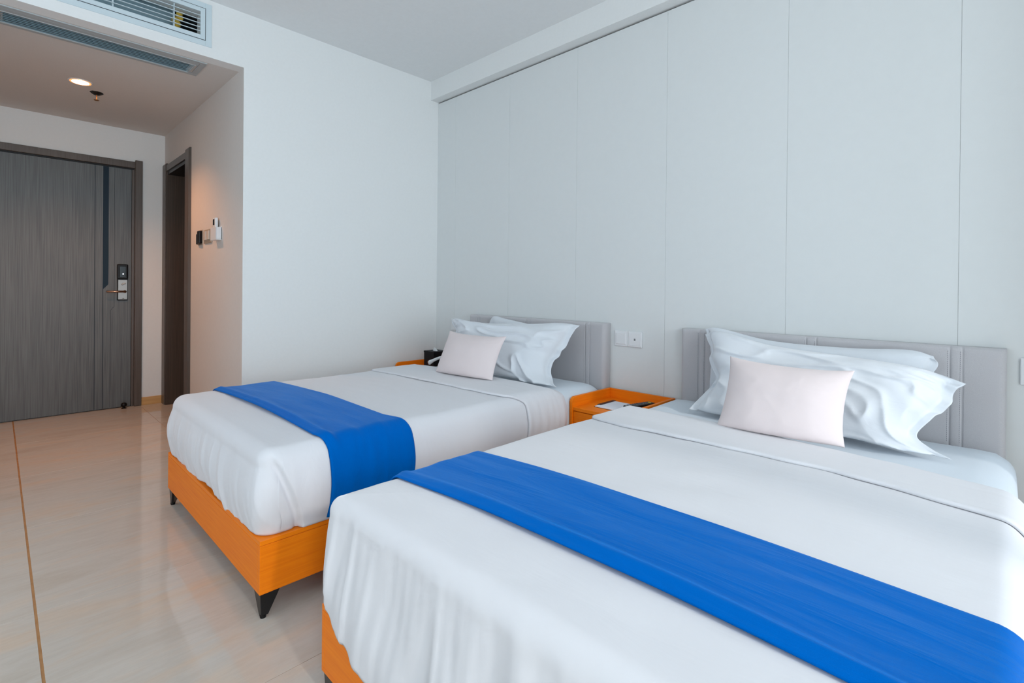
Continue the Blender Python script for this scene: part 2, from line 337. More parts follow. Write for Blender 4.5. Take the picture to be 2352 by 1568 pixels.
b = B(); cyl(b, (fx + 0.017, 0.757, 1.056), (fx + 0.034, 0.757, 1.056), 0.010, seg=20); box(b, fx + 0.030, fx + 0.040, 0.742, 0.772, 1.051, 1.061, 0.003, 2, M=Matrix.Translation((0, 0.757, 1.056)) @ Matrix.Rotation(0.45, 4, 'X') @ Matrix.Translation((0, -0.757, -1.056)))
mesh_obj('thumb_turn', b, M_steel, lk, smooth=False)
b = B(); cyl(b, (fx + 0.016, 0.765, 0.992), (fx + 0.05, 0.765, 0.992), 0.011, seg=24); cyl(b, (fx + 0.048, 0.772, 0.992), (fx + 0.048, 0.640, 0.992), 0.0085, 0.0075, seg=24, bev=0.002)
mesh_obj('lever_handle', b, M_copper, lk, smooth=True)
mesh_obj('key_cover', lathe(B(), [(0.001, 0), (0.006, 0.001), (0.007, 0.004), (0.001, 0.007)], (fx + 0.019, 0.757, 0.930), 12), M_steel, lk, smooth=True)
st = thing('door_stop', (XE + 0.045, 0.756, 0), 'small black ball door stop on floor before the grey door', 'door stop')
b = B(); lathe(b, [(0.018, 0.0), (0.018, 0.004), (0.010, 0.008), (0.010, 0.012), (0.016, 0.016), (0.0215, 0.026), (0.0215, 0.034), (0.016, 0.045), (0.004, 0.050)], (XE + 0.045, 0.760, 0.0), 24)
mesh_obj('ball', b, M_black, st, smooth=True)

# ------------------------------------------------------------------ bathroom door in the corridor's right wall
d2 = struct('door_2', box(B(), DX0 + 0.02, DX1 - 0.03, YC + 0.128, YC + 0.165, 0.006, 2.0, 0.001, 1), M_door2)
def jamb(x0, x1, z):
    pts = [(YC - 0.020, 0), (YC - 0.020, z - 0.012), (YC - 0.015, z - 0.003), (YC - 0.008, z), (YC + 0.001, z), (YC + 0.001, 0)]
    return prism(B(), pts, 'x', x0, x1)
mesh_obj('door_jamb', jamb(DX1, -4.505, 2.118), M_trim, d2)
mesh_obj('door_jamb', jamb(-5.367, DX0, 2.118), M_trim, d2)
mesh_obj('jamb_lining', box(B(), DX1 - 0.03, DX1 + 0.001, YC - 0.014, YC + 0.17, 0, DZ + 0.001), M_trim, d2)
mesh_obj('jamb_lining', box(B(), DX0 - 0.001, DX0 + 0.02, YC - 0.014, YC + 0.17, 0, DZ + 0.001), M_door2, d2)
mesh_obj('door_header', box(B(), DX0 - 0.001, DX1 + 0.001, YC - 0.014, YC + 0.001, DZ, 2.100, 0.002, 2), M_trim, d2)
mesh_obj('header_lining', box(B(), DX0, DX1, YC - 0.004, YC + 0.17, DZ - 0.03, DZ + 0.001), M_black, d2)
mesh_obj('latch_plate', box(B(), DX1 - 0.034, DX1 - 0.029, YC + 0.05, YC + 0.10, 0.93, 1.02, 0.001, 1), M_black, d2)

# ------------------------------------------------------------------ fittings on the corridor wall
bs = thing('wall_switch', (-4.23, YC, 1.40), 'small black card switch on corridor wall next to dark doorway', 'switch')
mesh_obj('switch_body', box(B(), -4.286, -4.215, YC - 0.020, YC, 1.352, 1.430, 0.006, 3), M_black, bs)
mesh_obj('card_holder', box(B(), -4.232, -4.180, YC - 0.027, YC - 0.003, 1.355, 1.448, 0.006, 3), M_black, bs)
mesh_obj('switch_rim', box(B(), -4.290, -4.174, YC - 0.005, YC, 1.346, 1.456, 0.002, 2), M_beigep, bs)
sp = thing('switch_plate', (-4.05, YC, 1.40), 'champagne two gang switch plate beside the white remote holder', 'switch')
mesh_obj('plate', box(B(), -4.127, -3.950, YC - 0.009, YC, 1.350, 1.447, 0.003, 2), M_beigep, sp)
for xa in (-4.105, -4.030):
    mesh_obj('rocker', box(B(), xa, xa + 0.052, YC - 0.018, YC - 0.008, 1.372, 1.436, 0.003, 2), M_champ, sp)
rh = thing('remote_holder', (-3.80, YC, 1.36), 'white plastic holder on corridor wall gripping a slim remote', 'holder')
hx0, hx1 = -3.862, -3.742
b = B(); box(b, hx0, hx1, YC - 0.036, YC - 0.032, 1.358, 1.440, 0.0015, 1); box(b, hx0, hx0 + 0.003, YC - 0.035, YC, 1.358, 1.440); box(b, hx1 - 0.003, hx1, YC - 0.035, YC, 1.358, 1.440); box(b, hx0, hx1, YC - 0.035, YC, 1.355, 1.359); box(b, hx0, hx1, YC - 0.003, YC, 1.358, 1.450)
mesh_obj('holder_body', b, M_white, rh)
ac = thing('remote_control', (-3.82, YC - 0.02, 1.36), 'slim white remote standing in the wall holder in the corridor', 'remote')
mesh_obj('remote_body', box(B(), -3.842, -3.790, YC - 0.027, YC - 0.008, 1.360, 1.508, 0.006, 3), M_white, ac)
mesh_obj('remote_screen', box(B(), -3.838, -3.806, YC - 0.0285, YC - 0.025, 1.458, 1.498, 0.001, 1), M_black, ac)

# ------------------------------------------------------------------ grilles
rg = thing('return_grille', (-3.555, 0.4, ZC), 'long slotted air return grille in the low corridor ceiling', 'grille')
b = B(); z0, z1 = ZC - 0.006, ZC + 0.001
def frame4(bm, x0, x1, y0, y1, w0, w1, z0, z1, bev=0.0015):
    box(bm, x0, x0 + w0, y0, y1, z0, z1, bev, 1); box(bm, x1 - w1, x1, y0, y1, z0, z1, bev, 1)
    box(bm, x0 + w0, x1 - w1, y0, y0 + w0, z0, z1, bev, 1); box(bm, x0 + w0, x1 - w1, y1 - w1, y1, z0, z1, bev, 1)
frame4(b, -3.679, -3.430, -0.03, 0.880, 0.032, 0.032, z0, z1)
mesh_obj('outer_frame', b, M_alu_shade, rg)
b = B(); frame4(b, -3.652, -3.493, -0.001, 0.835, 0.009, 0.009, ZC - 0.009, ZC + 0.004)
mesh_obj('inner_frame', b, M_alu_shade, rg)
box_b = B(); box(box_b, -3.500, -3.458, 0.0, 0.846, ZC - 0.0065, ZC, 0.001, 1); mesh_obj('frame_lip', box_b, M_alu_shade, rg)
for k in range(7):
    xc = -3.641 + 0.0218 * k
    Mx = Matrix.Translation((xc, 0, ZC + 0.006)) @ Matrix.Rotation(0.0, 4, 'Y') @ Matrix.Translation((-xc, 0, -ZC - 0.006))
    mesh_obj('louver', box(B(), xc - 0.0015, xc + 0.0015, 0.006, 0.828, ZC - 0.0035, ZC + 0.0012, 0, 1, Mx), M_alu2, rg)
mesh_obj('filter_box', box(B(), -3.66, -3.48, -0.01, 0.84, ZC + 0.03, ZC + 0.035), M_ductd, rg)
sg = thing('supply_grille', (XL, 0.35, 2.56), 'white slatted air supply grille high above the corridor opening', 'grille')
def framex(bm, y0, y1, z0, z1, w, x0, x1, bev=0.0012):
    box(bm, x0, x1, y0, y0 + w, z0, z1, bev, 1); box(bm, x0, x1, y1 - w, y1, z0, z1, bev, 1)
    box(bm, x0, x1, y0 + w, y1 - w, z0, z0 + w, bev, 1); box(bm, x0, x1, y0 + w, y1 - w, z1 - w, z1, bev, 1)
b = B(); framex(b, -0.303, 0.875, 2.437, 2.684, 0.0325, XL - 0.001, XL + 0.004); mesh_obj('outer_frame', b, M_alu, sg)
b = B(); framex(b, -0.269, 0.8405, 2.4705, 2.6505, 0.0235, XL - 0.001, XL + 0.007); mesh_obj('inner_frame', b, M_alu, sg)
b = B(); framex(b, -0.272, 0.8435, 2.4675, 2.6535, 0.0032, XL - 0.001, XL + 0.0045, 0); mesh_obj('frame_joint', b, M_groove, sg)
for k in range(5):
    zc = 2.494 + 0.135 * (k + 1) / 6
    mesh_obj('blade', box(B(), XL - 0.007, XL + 0.001, -0.25, 0.8235, zc - 0.0014, zc + 0.0014), M_alu, sg)
for yy in (-0.12, 0.15, 0.42, 0.691): mesh_obj('divider', box(B(), XL - 0.030, XL - 0.012, yy - 0.003, yy + 0.003, 2.491, 2.629), M_alu, sg)
# fan coil box and foam seal seen through the blades
fc = thing('fan_coil_unit', (XL - 0.35, 0.3, 2.45), 'grey blue duct box seen behind the blades of the supply grille', 'duct')
mesh_obj('duct_box', box(B(), XL - 0.44, XL - 0.16, -0.38, 0.70, 2.535, 2.69, 0.004, 2), M_duct, fc)
mesh_obj('duct_flange', box(B(), XL - 0.165, XL - 0.150, -0.38, 0.72, 2.528, 2.69, 0.002, 1), M_alu2, fc)
b = B()
for k in range(9):
    zz = 2.50 + 0.02 * k; r = 0.016 + 0.006 * random.random()
    t = bmesh.new(); bmesh.ops.create_icosphere(t, subdivisions=2, radius=r); bmesh.ops.translate(t, verts=t.verts, vec=(XL - 0.11, 0.715 + 0.012 * random.random() + (0.02 if 4 < k < 8 else 0), zz)); merge(b, t)
mesh_obj('foam_seal', b, M_foam, fc, smooth=True)

# ------------------------------------------------------------------ downlight and sprinkler
dl = thing('downlight', (-4.357, 0.382, ZC), 'round recessed ceiling downlight glowing warm in the corridor', 'light')
b = B(); lathe(b, [(0.046, 0.0), (0.060, -0.004), (0.064, -0.002), (0.064, 0.001), (0.046, 0.001)], (-4.357, 0.382, ZC), 40); mesh_obj('trim_ring', b, M_white, dl, smooth=True)
mesh_obj('painted_glow_ring', lathe(B(), [(0.044, -0.0035), (0.0545, -0.0052), (0.0555, -0.003), (0.044, 0.0)], (-4.357, 0.382, ZC), 40), M_glow, dl, smooth=True)  # added ring, its emission imitates the orange halo round the lamp
mesh_obj('diffuser', lathe(B(), [(0.001, -0.0045), (0.044, -0.0045), (0.047, -0.002), (0.047, 0.0)], (-4.357, 0.382, ZC), 40), M_lamp, dl)
sl = bpy.data.lights.new('downlight_beam', 'SPOT'); sl.energy = 48; sl.color = (1, 0.44, 0.18); sl.spot_size = math.radians(125); sl.spot_blend = 0.7; sl.shadow_soft_size = 0.045
so = bpy.data.objects.new('downlight_beam', sl); COL.objects.link(so); so.location = (0, 0, -0.012); so.parent = dl
spk = thing('sprinkler', (-4.52, 0.48, ZC), 'small bronze fire sprinkler with black rose behind the downlight', 'sprinkler')
cx_, cy_ = -4.52, 0.482
mesh_obj('rose', lathe(B(), [(0.012, -0.018), (0.022, -0.014), (0.036, -0.004), (0.040, 0.001)], (cx_, cy_, ZC), 8), M_blackm, spk)
b = B(); cyl(b, (cx_ - 0.011, cy_, ZC - 0.016), (cx_ - 0.011, cy_, ZC - 0.048), 0.0022, seg=8); cyl(b, (cx_ + 0.011, cy_, ZC - 0.016), (cx_ + 0.011, cy_, ZC - 0.048), 0.0022, seg=8); cyl(b, (cx_ - 0.012, cy_, ZC - 0.048), (cx_ + 0.012, cy_, ZC - 0.048), 0.003, seg=8)
mesh_obj('frame_arms', b, M_bronze, spk)
mesh_obj('glass_bulb', cyl(B(), (cx_, cy_, ZC - 0.016), (cx_, cy_, ZC - 0.046), 0.0028, seg=10), mat('red bulb', (0.5, 0.04, 0.02, 1), 0.2), spk)
mesh_obj('deflector', lathe(B(), [(0.004, -0.050), (0.015, -0.053), (0.016, -0.051), (0.004, -0.047)], (cx_, cy_, ZC), 16), M_bronze, spk)

# ------------------------------------------------------------------ wall plates by the beds
def plate(x0, x1, z0, z1, label, kinds):
    p = thing('wall_plate', ((x0 + x1) / 2, YH, (z0 + z1) / 2), label, 'switch')
    n = len(kinds); w = (x1 - x0) / n
    for i, k in enumerate(kinds):
        a = x0 + w * i
        mesh_obj('plate', box(B(), a + 0.0006, a + w - 0.0006, YH - 0.009, YH, z0, z1, 0.003, 2), M_white, p)
        if k == 'rocker':
            mesh_obj('rocker', box(B(), a + 0.012, a + w - 0.012, YH - 0.013, YH - 0.006, z0 + 0.012, z1 - 0.012, 0.003, 2), M_white, p)
        elif k == 'socket':
            mesh_obj('inner_panel', box(B(), a + 0.008, a + w - 0.008, YH - 0.0105, YH - 0.006, z0 + 0.008, z1 - 0.008, 0.002, 2), M_white, p)
            mesh_obj('jack', box(B(), (a + a + w) / 2 - 0.005, (a + a + w) / 2 + 0.005, YH - 0.0112, YH - 0.010, (z0 + z1) / 2 - 0.007, (z0 + z1) / 2 + 0.005, 0.0005, 1), mat('jack grey', (0.18, 0.19, 0.2, 1), 0.5), p)
    return p
plate(-1.622, -1.443, 0.724, 0.812, 'white double plate with rocker and socket above the middle nightstand', ['rocker', 'socket'])
plate(-3.132, -3.030, 0.716, 0.806, 'white wall plate half hidden behind the far pillow in the corner', ['socket'])
plate(0.041, 0.140, 0.728, 0.822, 'white wall plate at the far right edge beyond the near headboard', ['rocker'])

# ------------------------------------------------------------------ beds
YB = 0.578
def make_bed(name, xl, xr, hl, hr, seamx, label):
    t = thing(name, ((xl + xr) / 2, YB, 0), label, 'bed', 'twin beds')
    zb, zl = 0.081, 0.250
    mesh_obj('side_rail', box(B(), xl, xl + 0.016, YB, 2.46, zb, 0.2345, 0.0008, 1), M_orange, t)
    mesh_obj('side_rail', box(B(), xr - 0.016, xr, YB, 2.46, zb, 0.2345, 0.0008, 1), M_orange, t)
    mesh_obj('foot_board', box(B(), xl + 0.0165, xr - 0.0165, YB, YB + 0.016, zb, 0.2345, 0.0008, 1), M_orange, t)
    mesh_obj('platform', box(B(), xl, xr, YB, 2.46, 0.2355, zl, 0.001, 1), M_edge, t)
    for sx, xc in ((1, xl), (-1, xr)):
        for sy, yc in ((1, YB), (-1, 2.44)):
            b = B()
            # tapering pressed metal leg with a rubber foot
            pts_t = [(0, 0), (0.062, 0), (0.062, 0.012), (0.012, 0.062), (0, 0.062)]
            pts_b = [(0.0, 0.0), (0.022, 0.0), (0.022, 0.006), (0.006, 0.022), (0.0, 0.022)]
            ox, oy = xc + sx * 0.004, yc + sy * 0.004
            top = [b.verts.new((ox + sx * p[0], oy + sy * p[1], zb)) for p in pts_t]
            bot = [b.verts.new((ox + sx * (p[0] + 0.004), oy + sy * (p[1] + 0.004), 0.008)) for p in pts_b]
            fs = [b.faces.new(top), b.faces.new(bot[::-1])]
            for i in range(5): fs.append(b.faces.new((top[i], bot[i], bot[(i + 1) % 5], top[(i + 1) % 5])))
            bmesh.ops.recalc_face_normals(b, faces=fs)
            bmesh.ops.bevel(b, geom=list(b.edges), offset=0.0015, segments=1, affect='EDGES')
            lg = mesh_obj('leg', b, M_blackm, t)
            mesh_obj('rubber_foot', cyl(B(), (ox + sx * 0.013, oy + sy * 0.013, 0.0), (ox + sx * 0.013, oy + sy * 0.013, 0.010), 0.009, 0.011, 16), M_black, lg)
    # upholstered headboard, soft rounded slab with stitched channels
    y0, y1, z0, z1 = 2.462, YH - 0.001, 0.20, 0.852
    nx, nz = 120, 46; r = 0.016
    b = B(); V = {}
    cols = sorted(set([round(hl + (hr - hl) * i / nx, 5) for i in range(nx + 1)] + [round(s + dd, 5) for s in seamx for dd in (-0.006, -0.003, 0, 0.003, 0.006)]))
    def dep(x, z):
        e = min(x - hl, hr - x, z1 - z); c = 0.0
        if e < r: c = r - math.sqrt(max(0.0, r * r - (r - e) ** 2))
        for s in seamx: c += 0.0035 * math.exp(-((x - s) / 0.0035) ** 2)
        dd = min([abs(x - s) for s in seamx] + [0.2]); c -= 0.004 * min(1, dd / 0.06)
        return y0 + c
    zsn = [z0 + (z1 - z0) * (1 - (1 - k / nz) ** 1.6) for k in range(nz + 1)]
    for i, x in enumerate(cols):
        for k, z in enumerate(zsn): V[i, k] = b.verts.new((x, dep(x, z), z))
    n = len(cols) - 1
    for i in range(n):
        for k in range(nz): b.faces.new((V[i, k], V[i + 1, k], V[i + 1, k + 1], V[i, k + 1]))
    ring = [V[0, k] for k in range(nz + 1)] + [V[i, nz] for i in range(1, n + 1)] + [V[n, k] for k in range(nz - 1, -1, -1)] + [V[i, 0] for i in range(n - 1, 0, -1)]
    back = [b.verts.new((v.co.x, y1, v.co.z)) for v in ring]
    for i in range(len(ring)): b.faces.new((ring[i], ring[(i + 1) % len(ring)], back[(i + 1) % len(ring)], back[i]))
    b.faces.new(back); bmesh.ops.recalc_face_normals(b, faces=b.faces)
    hb = mesh_obj('headboard', b, M_grey, t, smooth=True)
    for s in seamx:
        b = B()
        for sd in (-0.0055,):
            zz = 0.50
            while zz < z1 - 0.018:
                yy = dep(s + sd, zz); box(b, s + sd - 0.0006, s + sd + 0.0006, yy - 0.0006, yy + 0.001, zz, zz + 0.0045); zz += 0.0075
        props(mesh_obj('stitching', b, M_stitch, hb), kind='stuff')
    b = B()
    for k in range(60):
        zz = 0.50 + k * 0.0058; box(b, hr - 0.0175, hr - 0.0165, y0 - 0.001 + 0.0008, y0 + 0.001, zz, zz + 0.0035)
    props(mesh_obj('stitching', b, M_stitch, hb), kind='stuff')
    return t
bed1 = make_bed('bed', -2.858, -1.656, -2.846, -1.653, [-2.747, -2.723, -2.27, -2.235, -1.793, -1.761], 'orange twin bed farther from camera, nearer the corridor doors')
bed2 = make_bed('bed', -1.226, 0.004, -1.188, 0.008, [-1.092, -1.061, -0.616, -0.577, -0.143, -0.108], 'orange twin bed nearest the camera in the foreground')

def sm(x): x = max(0.0, min(1.0, x)); return x * x * (3 - 2 * x)
def nz3(x, y, z): return noise.noise(Vector((x, y, z)))
class Bedding:
    """shape of the made-up bed: a U of rings round the foot, closed over the top"""
    def __init__(s, xl, xr, yf, zt, rc, r, seed, hem_foot, hem_side, over, pleat):
        s.xc = (xl + xr) / 2; s.hx = (xr - xl) / 2; s.yf = yf; s.zt = zt; s.rc = rc; s.r = r; s.seed = seed
        s.hf = hem_foot; s.hs = hem_side; s.over = over; s.pleat = pleat; s.bulge = 0.018 if seed < 5 else 0.009
    def crown(s, o):
        d = max(0.0, min(1.0, (-o - s.r) / (s.hx - s.r))); return 0.012 * (1 - (1 - d) ** 2.2)
    def prof(s, k, hem, over):
        """k 0..1 side, 1..2 arc, 2..3 top -> (out, z)"""
        if k <= 1:
            z = hem + (s.zt - s.r - hem) * k
            return over * (1 - sm(k * 1.3)) + s.bulge * math.sin(PI * min(1, k * 1.05)), z
        if k <= 2:
            a = (k - 1) * PI / 2; return -s.r + s.r * math.cos(a), s.zt - s.r + s.r * math.sin(a)
        o = -s.r - (s.hx - s.r) * (k - 2); return o, s.zt + s.crown(o)
    def coarse(s, x, y, z):
        return 0.005 * nz3(x * 2.3 + s.seed, y * 2.3, z * 2.3)
def build_duvet(bd, yh_fn, parent_label, cat, nsd=110, nc=18, nf=150):
    b = B(); rows = []
    ks = [i / 34 for i in range(35)] + [1 + i / 10 for i in range(1, 11)] + [2 + (i / 40) for i in range(1, 41)]
    for k in ks:
        row = []
        total = []
        # right side from head to foot corner, corner, foot, corner, left side
        for part in range(5):
            if part in (0, 4):
                us = [1 - (1 - i / nsd) ** 1.0 for i in range(nsd)]
            elif part == 2: us = [i / nf for i in range(nf)]
            else: us = [i / nc for i in range(nc)]
            if part == 4: us = us + [1.0]
            for u in us: total.append((part, u))
        for part, u in total:
            side = 1 if part < 2 or (part == 2 and u < 0.5) else -1
            # hem and overhang depend on the place round the bed
            if part == 2: wf = 1.0; fx_ = u
            elif part == 1: wf = sm(u); fx_ = 0
            elif part == 3: wf = sm(1 - u); fx_ = 1
            else: wf = 0.0; fx_ = 0
            hem = bd.hs * (1 - wf) + wf * bd.hf(fx_); ov = -0.012 * (1 - wf) + wf * bd.over(fx_)
            o, z = bd.prof(k, hem, ov)
            hx = bd.hx + o; yf = bd.yf - o; rc = max(bd.rc + min(o, 0.0), 0.0005); rc = min(rc, hx + 1e-6) if hx > 0 else 0.0
            ystart = yf + rc
            if part == 0 or part == 4:
                uu = u if part == 0 else 1 - u
                yh = yh_fn()
                # dense rows near the foot
                yy = ystart + (yh - ystart) * ((1 - uu) ** 1.7)
                x = hx; y = yy; nrm = (1, 0)
                if part == 4: x = -hx; nrm = (-1, 0)
            elif part == 1:
                a = u * PI / 2; x = hx - rc + rc * math.cos(a); y = ystart - rc * math.sin(a); nrm = (math.cos(a), -math.sin(a))
            elif part == 2:
                x = (hx - rc) * (1 - 2 * u); y = yf; nrm = (0, -1)
            else:
                a = u * PI / 2; x = -(hx - rc) - rc * math.sin(a); y = ystart - rc * math.cos(a); nrm = (-math.sin(a), -math.cos(a))
            X = bd.xc + x
            if k <= 1: nh, nzv = 1.0, 0.0
            elif k <= 2: a = (k - 1) * PI / 2; nh, nzv = math.cos(a), math.sin(a)
            else: nh, nzv = 0.0, 1.0
            dsp = bd.coarse(X, y, z)
            # pleats hanging on foot and sides
            low = sm((1.45 - k) / 1.2)
            q = X * 1.0 + 0.25 * (z - 0.4) * (X - bd.xc) if part in (1, 2, 3) else y * 0.8
            sd = bd.seed
            pl = nz3(q * 17 + sd, z * 2.6 + nz3(q * 4, z * 4, sd) * 0.7, sd * 3) * 0.6 + nz3(q * 38 + sd * 7, z * 4.5, 2 + sd) * 0.30
            rid = 1 - abs(nz3(q * 11 + 0.4 * z + sd * 5, z * 1.5, 7)) * 2
            dsp += bd.pleat * low * (wf * 1.0 + (1 - wf) * 0.45) * (pl + 0.5 * max(0, rid) ** 3)
            # shallow creases on top
            if k > 1.3:
                tp = sm((k - 1.3) / 0.6)
                dsp += tp * 0.0022 * nz3(X * 3 + sd, y * 13 + 2 * nz3(X * 2, y * 2, 1), 3) + tp * 0.0012 * nz3(X * 7, y * 7, sd)
            # mitred corner: the side flap lies over the wrapped foot end
            if k < 2.0 and wf < 0.5:
                zz = z
                e = 0.700 - 0.085 * max(0.0, (zz - 0.27) / 0.235) ** 1.15 if zz > 0.27 else 0.700
                e += bd.yf - 0.578
                stp = sm((y - e) / 0.006) * sm((0.518 - zz) / 0.06)
                dsp += 0.018 * stp
                dsp -= 0.010 * math.exp(-((y - e + 0.010) / 0.010) ** 2) * sm((0.52 - zz) / 0.08)
            row.append(b.verts.new((X + nrm[0] * nh * dsp, y + nrm[1] * nh * dsp, z + nzv * dsp)))
        rows.append(row)
    for r0, r1 in zip(rows, rows[1:]):
        for i in range(len(r0) - 1):
            b.faces.new((r0[i], r1[i], r1[i + 1], r0[i + 1]))
    # inner hem turned under the mattress
    inner = [b.verts.new((bd.xc + (v.co.x - bd.xc) * 0.93, v.co.y + (0.04 if v.co.y < 0.7 else 0), v.co.z + 0.004)) for v in rows[0]]
    for i in range(len(inner) - 1): b.faces.new((inner[i], rows[0][i], rows[0][i + 1], inner[i + 1]))
    bmesh.ops.recalc_face_normals(b, faces=b.faces)
    return b
def across(bd, n_side=26, n_arc=10, n_top=60, hemL=None, hemR=None):
    """cross profile points (x, z, nx, nz, w) from the left hem over the top to the right hem"""
    out = []
    ks = [i / n_side for i in range(n_side + 1)] + [1 + i / n_arc for i in range(1, n_arc + 1)] + [2 + 2 * i / n_top for i in range(1, n_top // 2 + 1)]
    L_ = []
    for sgn, hem in ((-1, hemL), (1, hemR)):
        pts = []
        for k in ks:
            o, z = bd.prof(k, hem, -0.012)
            a = 0 if k <= 1 else ((k - 1) * PI / 2 if k <= 2 else PI / 2)
            pts.append((bd.xc + sgn * (bd.hx + o), z, sgn * math.cos(a), math.sin(a), k))
        L_.append(pts)
    return L_[0] + L_[1][::-1][1:]
def strip(bd, yf_fn, yb_fn, off, th, hemL, hemR, ny=40, roll=None, wr=0.0, seed=0, drop=0.0, edge=0.35):
    """cloth band laid across the bed, closed, following the duvet below"""
    P = across(bd, hemL=hemL, hemR=hemR); b = B(); rows = []
    for (x, z, nx, nzv, k) in P:
        u = (x - bd.xc) / bd.hx
        y0, y1 = yf_fn(u, z, k), yb_fn(u, z, k); row = []
        for j in range(ny + 1):
            v = j / ny; y = y0 + (y1 - y0) * v
            e = min(v, 1 - v) * (y1 - y0); sh = math.sqrt(max(0.0, 1 - (1 - min(1, e / (th * 1.2 + 1e-6))) ** 2))
            h = off + th * sh
            if roll: h += roll(y - y0, u, k)
            h += bd.coarse(x, y, z) + (0.018 * sm((0.518 - z) / 0.06) if k < 2 else 0)
            low = sm((1.45 - k) / 1.2)
            h += wr * (nz3(x * 2.2 + seed, y * 16 + 1.5 * nz3(x * 2, y * 3, seed), z * 3) * (0.7 if k > 1.4 else 0.3) + low * 1.6 * nz3(y * 30 + seed, z * 4, 4)) * min(1, e / 0.02)
            if e < 0.006 and k < 2: h += 0.0
            if drop: h -= drop * sm((v - 0.86) / 0.14)
            row.append((x + nx * h, y + 0.0, z + nzv * h))
        for j in range(ny, -1, -1):
            v = j / ny; y = y0 + (y1 - y0) * v; h = off - 0.0005 + bd.coarse(x, y, z) + (0.018 * sm((0.518 - z) / 0.06) if k < 2 else 0) - (drop * sm((v - 0.86) / 0.14) if drop else 0)
            if j in (0, ny): continue
            row.append((x + nx * h, y, z + nzv * h))
        rows.append([b.verts.new(p) for p in row])
    m = len(rows[0])
    for r0, r1 in zip(rows, rows[1:]):
        for j in range(m): b.faces.new((r0[j], r0[(j + 1) % m], r1[(j + 1) % m], r1[j]))
    b.faces.new(rows[0]); b.faces.new(rows[-1][::-1])
    bmesh.ops.recalc_face_normals(b, faces=b.faces)
    return b

bd1 = Bedding(-2.853, -1.661, 0.583, 0.528, 0.062, 0.048, 3.7, lambda u: 0.252 - 0.008 * math.sin(3.2 * PI * u) + 0.003 * math.sin(17 * u), 0.252, lambda u: -0.002, 0.009)
bd2 = Bedding(-1.219, 0.036, 0.585, 0.530, 0.020, 0.044, 8.2, lambda u: 0.256 - 0.115 * (1 - abs(2 * u - 1) ** 1.8) ** 0.9 - 0.0 * u, 0.254, lambda u: 0.006 + 0.016 * sm((1 - abs(2 * u - 1)) / 0.12), 0.017)

def dress(bd, xl, xr, mo, tagl, foldf, foldb, runl, rng):
    mt = thing('mattress', ((xl + xr) / 2, 1.5, 0.25), 'mattress in a smooth pale blue white sheet on the %s bed' % tagl, 'mattress', 'mattresses on the twin beds')
    b = B(); box(b, xl + 0.0, xr + mo, 0.66, 2.455, 0.2505, 0.505, 0.0, 1)
    bmesh.ops.subdivide_edges(b, edges=b.edges, cuts=24, use_grid_fill=True)
    X0, X1, Y0, Y1, Z0, Z1 = xl + 0.0, xr + mo, 0.66, 2.455, 0.2505, 0.505
    for v in b.verts:
        # round the box: clamp to an inner box and push out by the radius
        rr = 0.075; c = v.co; ix = max(X0 + rr, min(X1 - rr, c.x)); iy = max(Y0 + rr, min(Y1 - rr, c.y)); iz = max(Z0 + 0.03, min(Z1 - rr, c.z))
        dv = Vector((c.x - ix, c.y - iy, c.z - iz)); l = dv.length
        if l > 1e-6:
            r_ = rr if c.z > iz - 1e-6 else 0.03
            r_ = min(rr, max(l, 1e-6)) if l < rr else rr
            v.co = Vector((ix, iy, iz)) + dv / l * (rr if l > rr else l)
        v.co.z = max(v.co.z, Z0)
        v.co.x = (X0 + X1) / 2 + (v.co.x - (X0 + X1) / 2) * (1 - 0.06 * sm((1.90 - v.co.y) / 0.10))
        v.co += Vector((0, 0, 0.004 * nz3(c.x * 4, c.y * 4, bd.seed) if v.co.z > 0.45 else 0))
    props(mesh_obj('mattress_body', b, M_matt, mt, smooth=True))
    dv = thing('duvet', ((xl + xr) / 2, YB + 0.3, 0.25), 'white duvet tucked over the foot of the %s bed' % tagl, 'duvet', 'white duvets on the twin beds')
    db = build_duvet(bd, lambda: 1.80, '', '')
    mesh_obj('duvet_cover', db, M_sheet, dv, smooth=True)
    fb = strip(bd, foldf, foldb, 0.002, 0.009, 0.262, 0.262, ny=46, wr=0.0028, seed=bd.seed, drop=0.010)
    mesh_obj('folded_edge', fb, M_fold, dv, smooth=True)
    def hem_roll(dy, u, k): return 0.0
    rn = strip(bd, lambda u, z, k: rng[0](u), lambda u, z, k: rng[1](u), 0.0045, 0.0045, 0.262, 0.262, ny=60,
               roll=lambda dy, u, k: 0.011 * math.exp(-((dy - 0.030) / 0.016) ** 2) * sm((k - 0.9) / 0.8) * (0.6 + 0.4 * sm((u + 1))), wr=0.0055, seed=bd.seed + 2)
    single('bed_runner', rn, M_blue, runl, 'bed runner', 'blue bed runners', ((xl + xr) / 2, 0.93, 0.53), True)
def lerp(a, b, t): return a + (b - a) * t
def curve(pts):
    def f(u):
        if u <= pts[0][0]: return pts[0][1]
        for (a, va), (b_, vb) in zip(pts, pts[1:]):
            if u <= b_: return va + (vb - va) * sm((u - a) / (b_ - a)) if False else va + (vb - va) * (u - a) / (b_ - a)
        return pts[-1][1]
    return f
def fold_front(pts, left, right):
    f = curve(pts)
    def g(u, z, k):
        y = f(u); s = sm((2.2 - k) / 1.2) + 0.0
        tgt = left if u < 0 else right
        return y * (1 - s) + tgt * s + 0.002 * math.sin(u * 23)
    return g
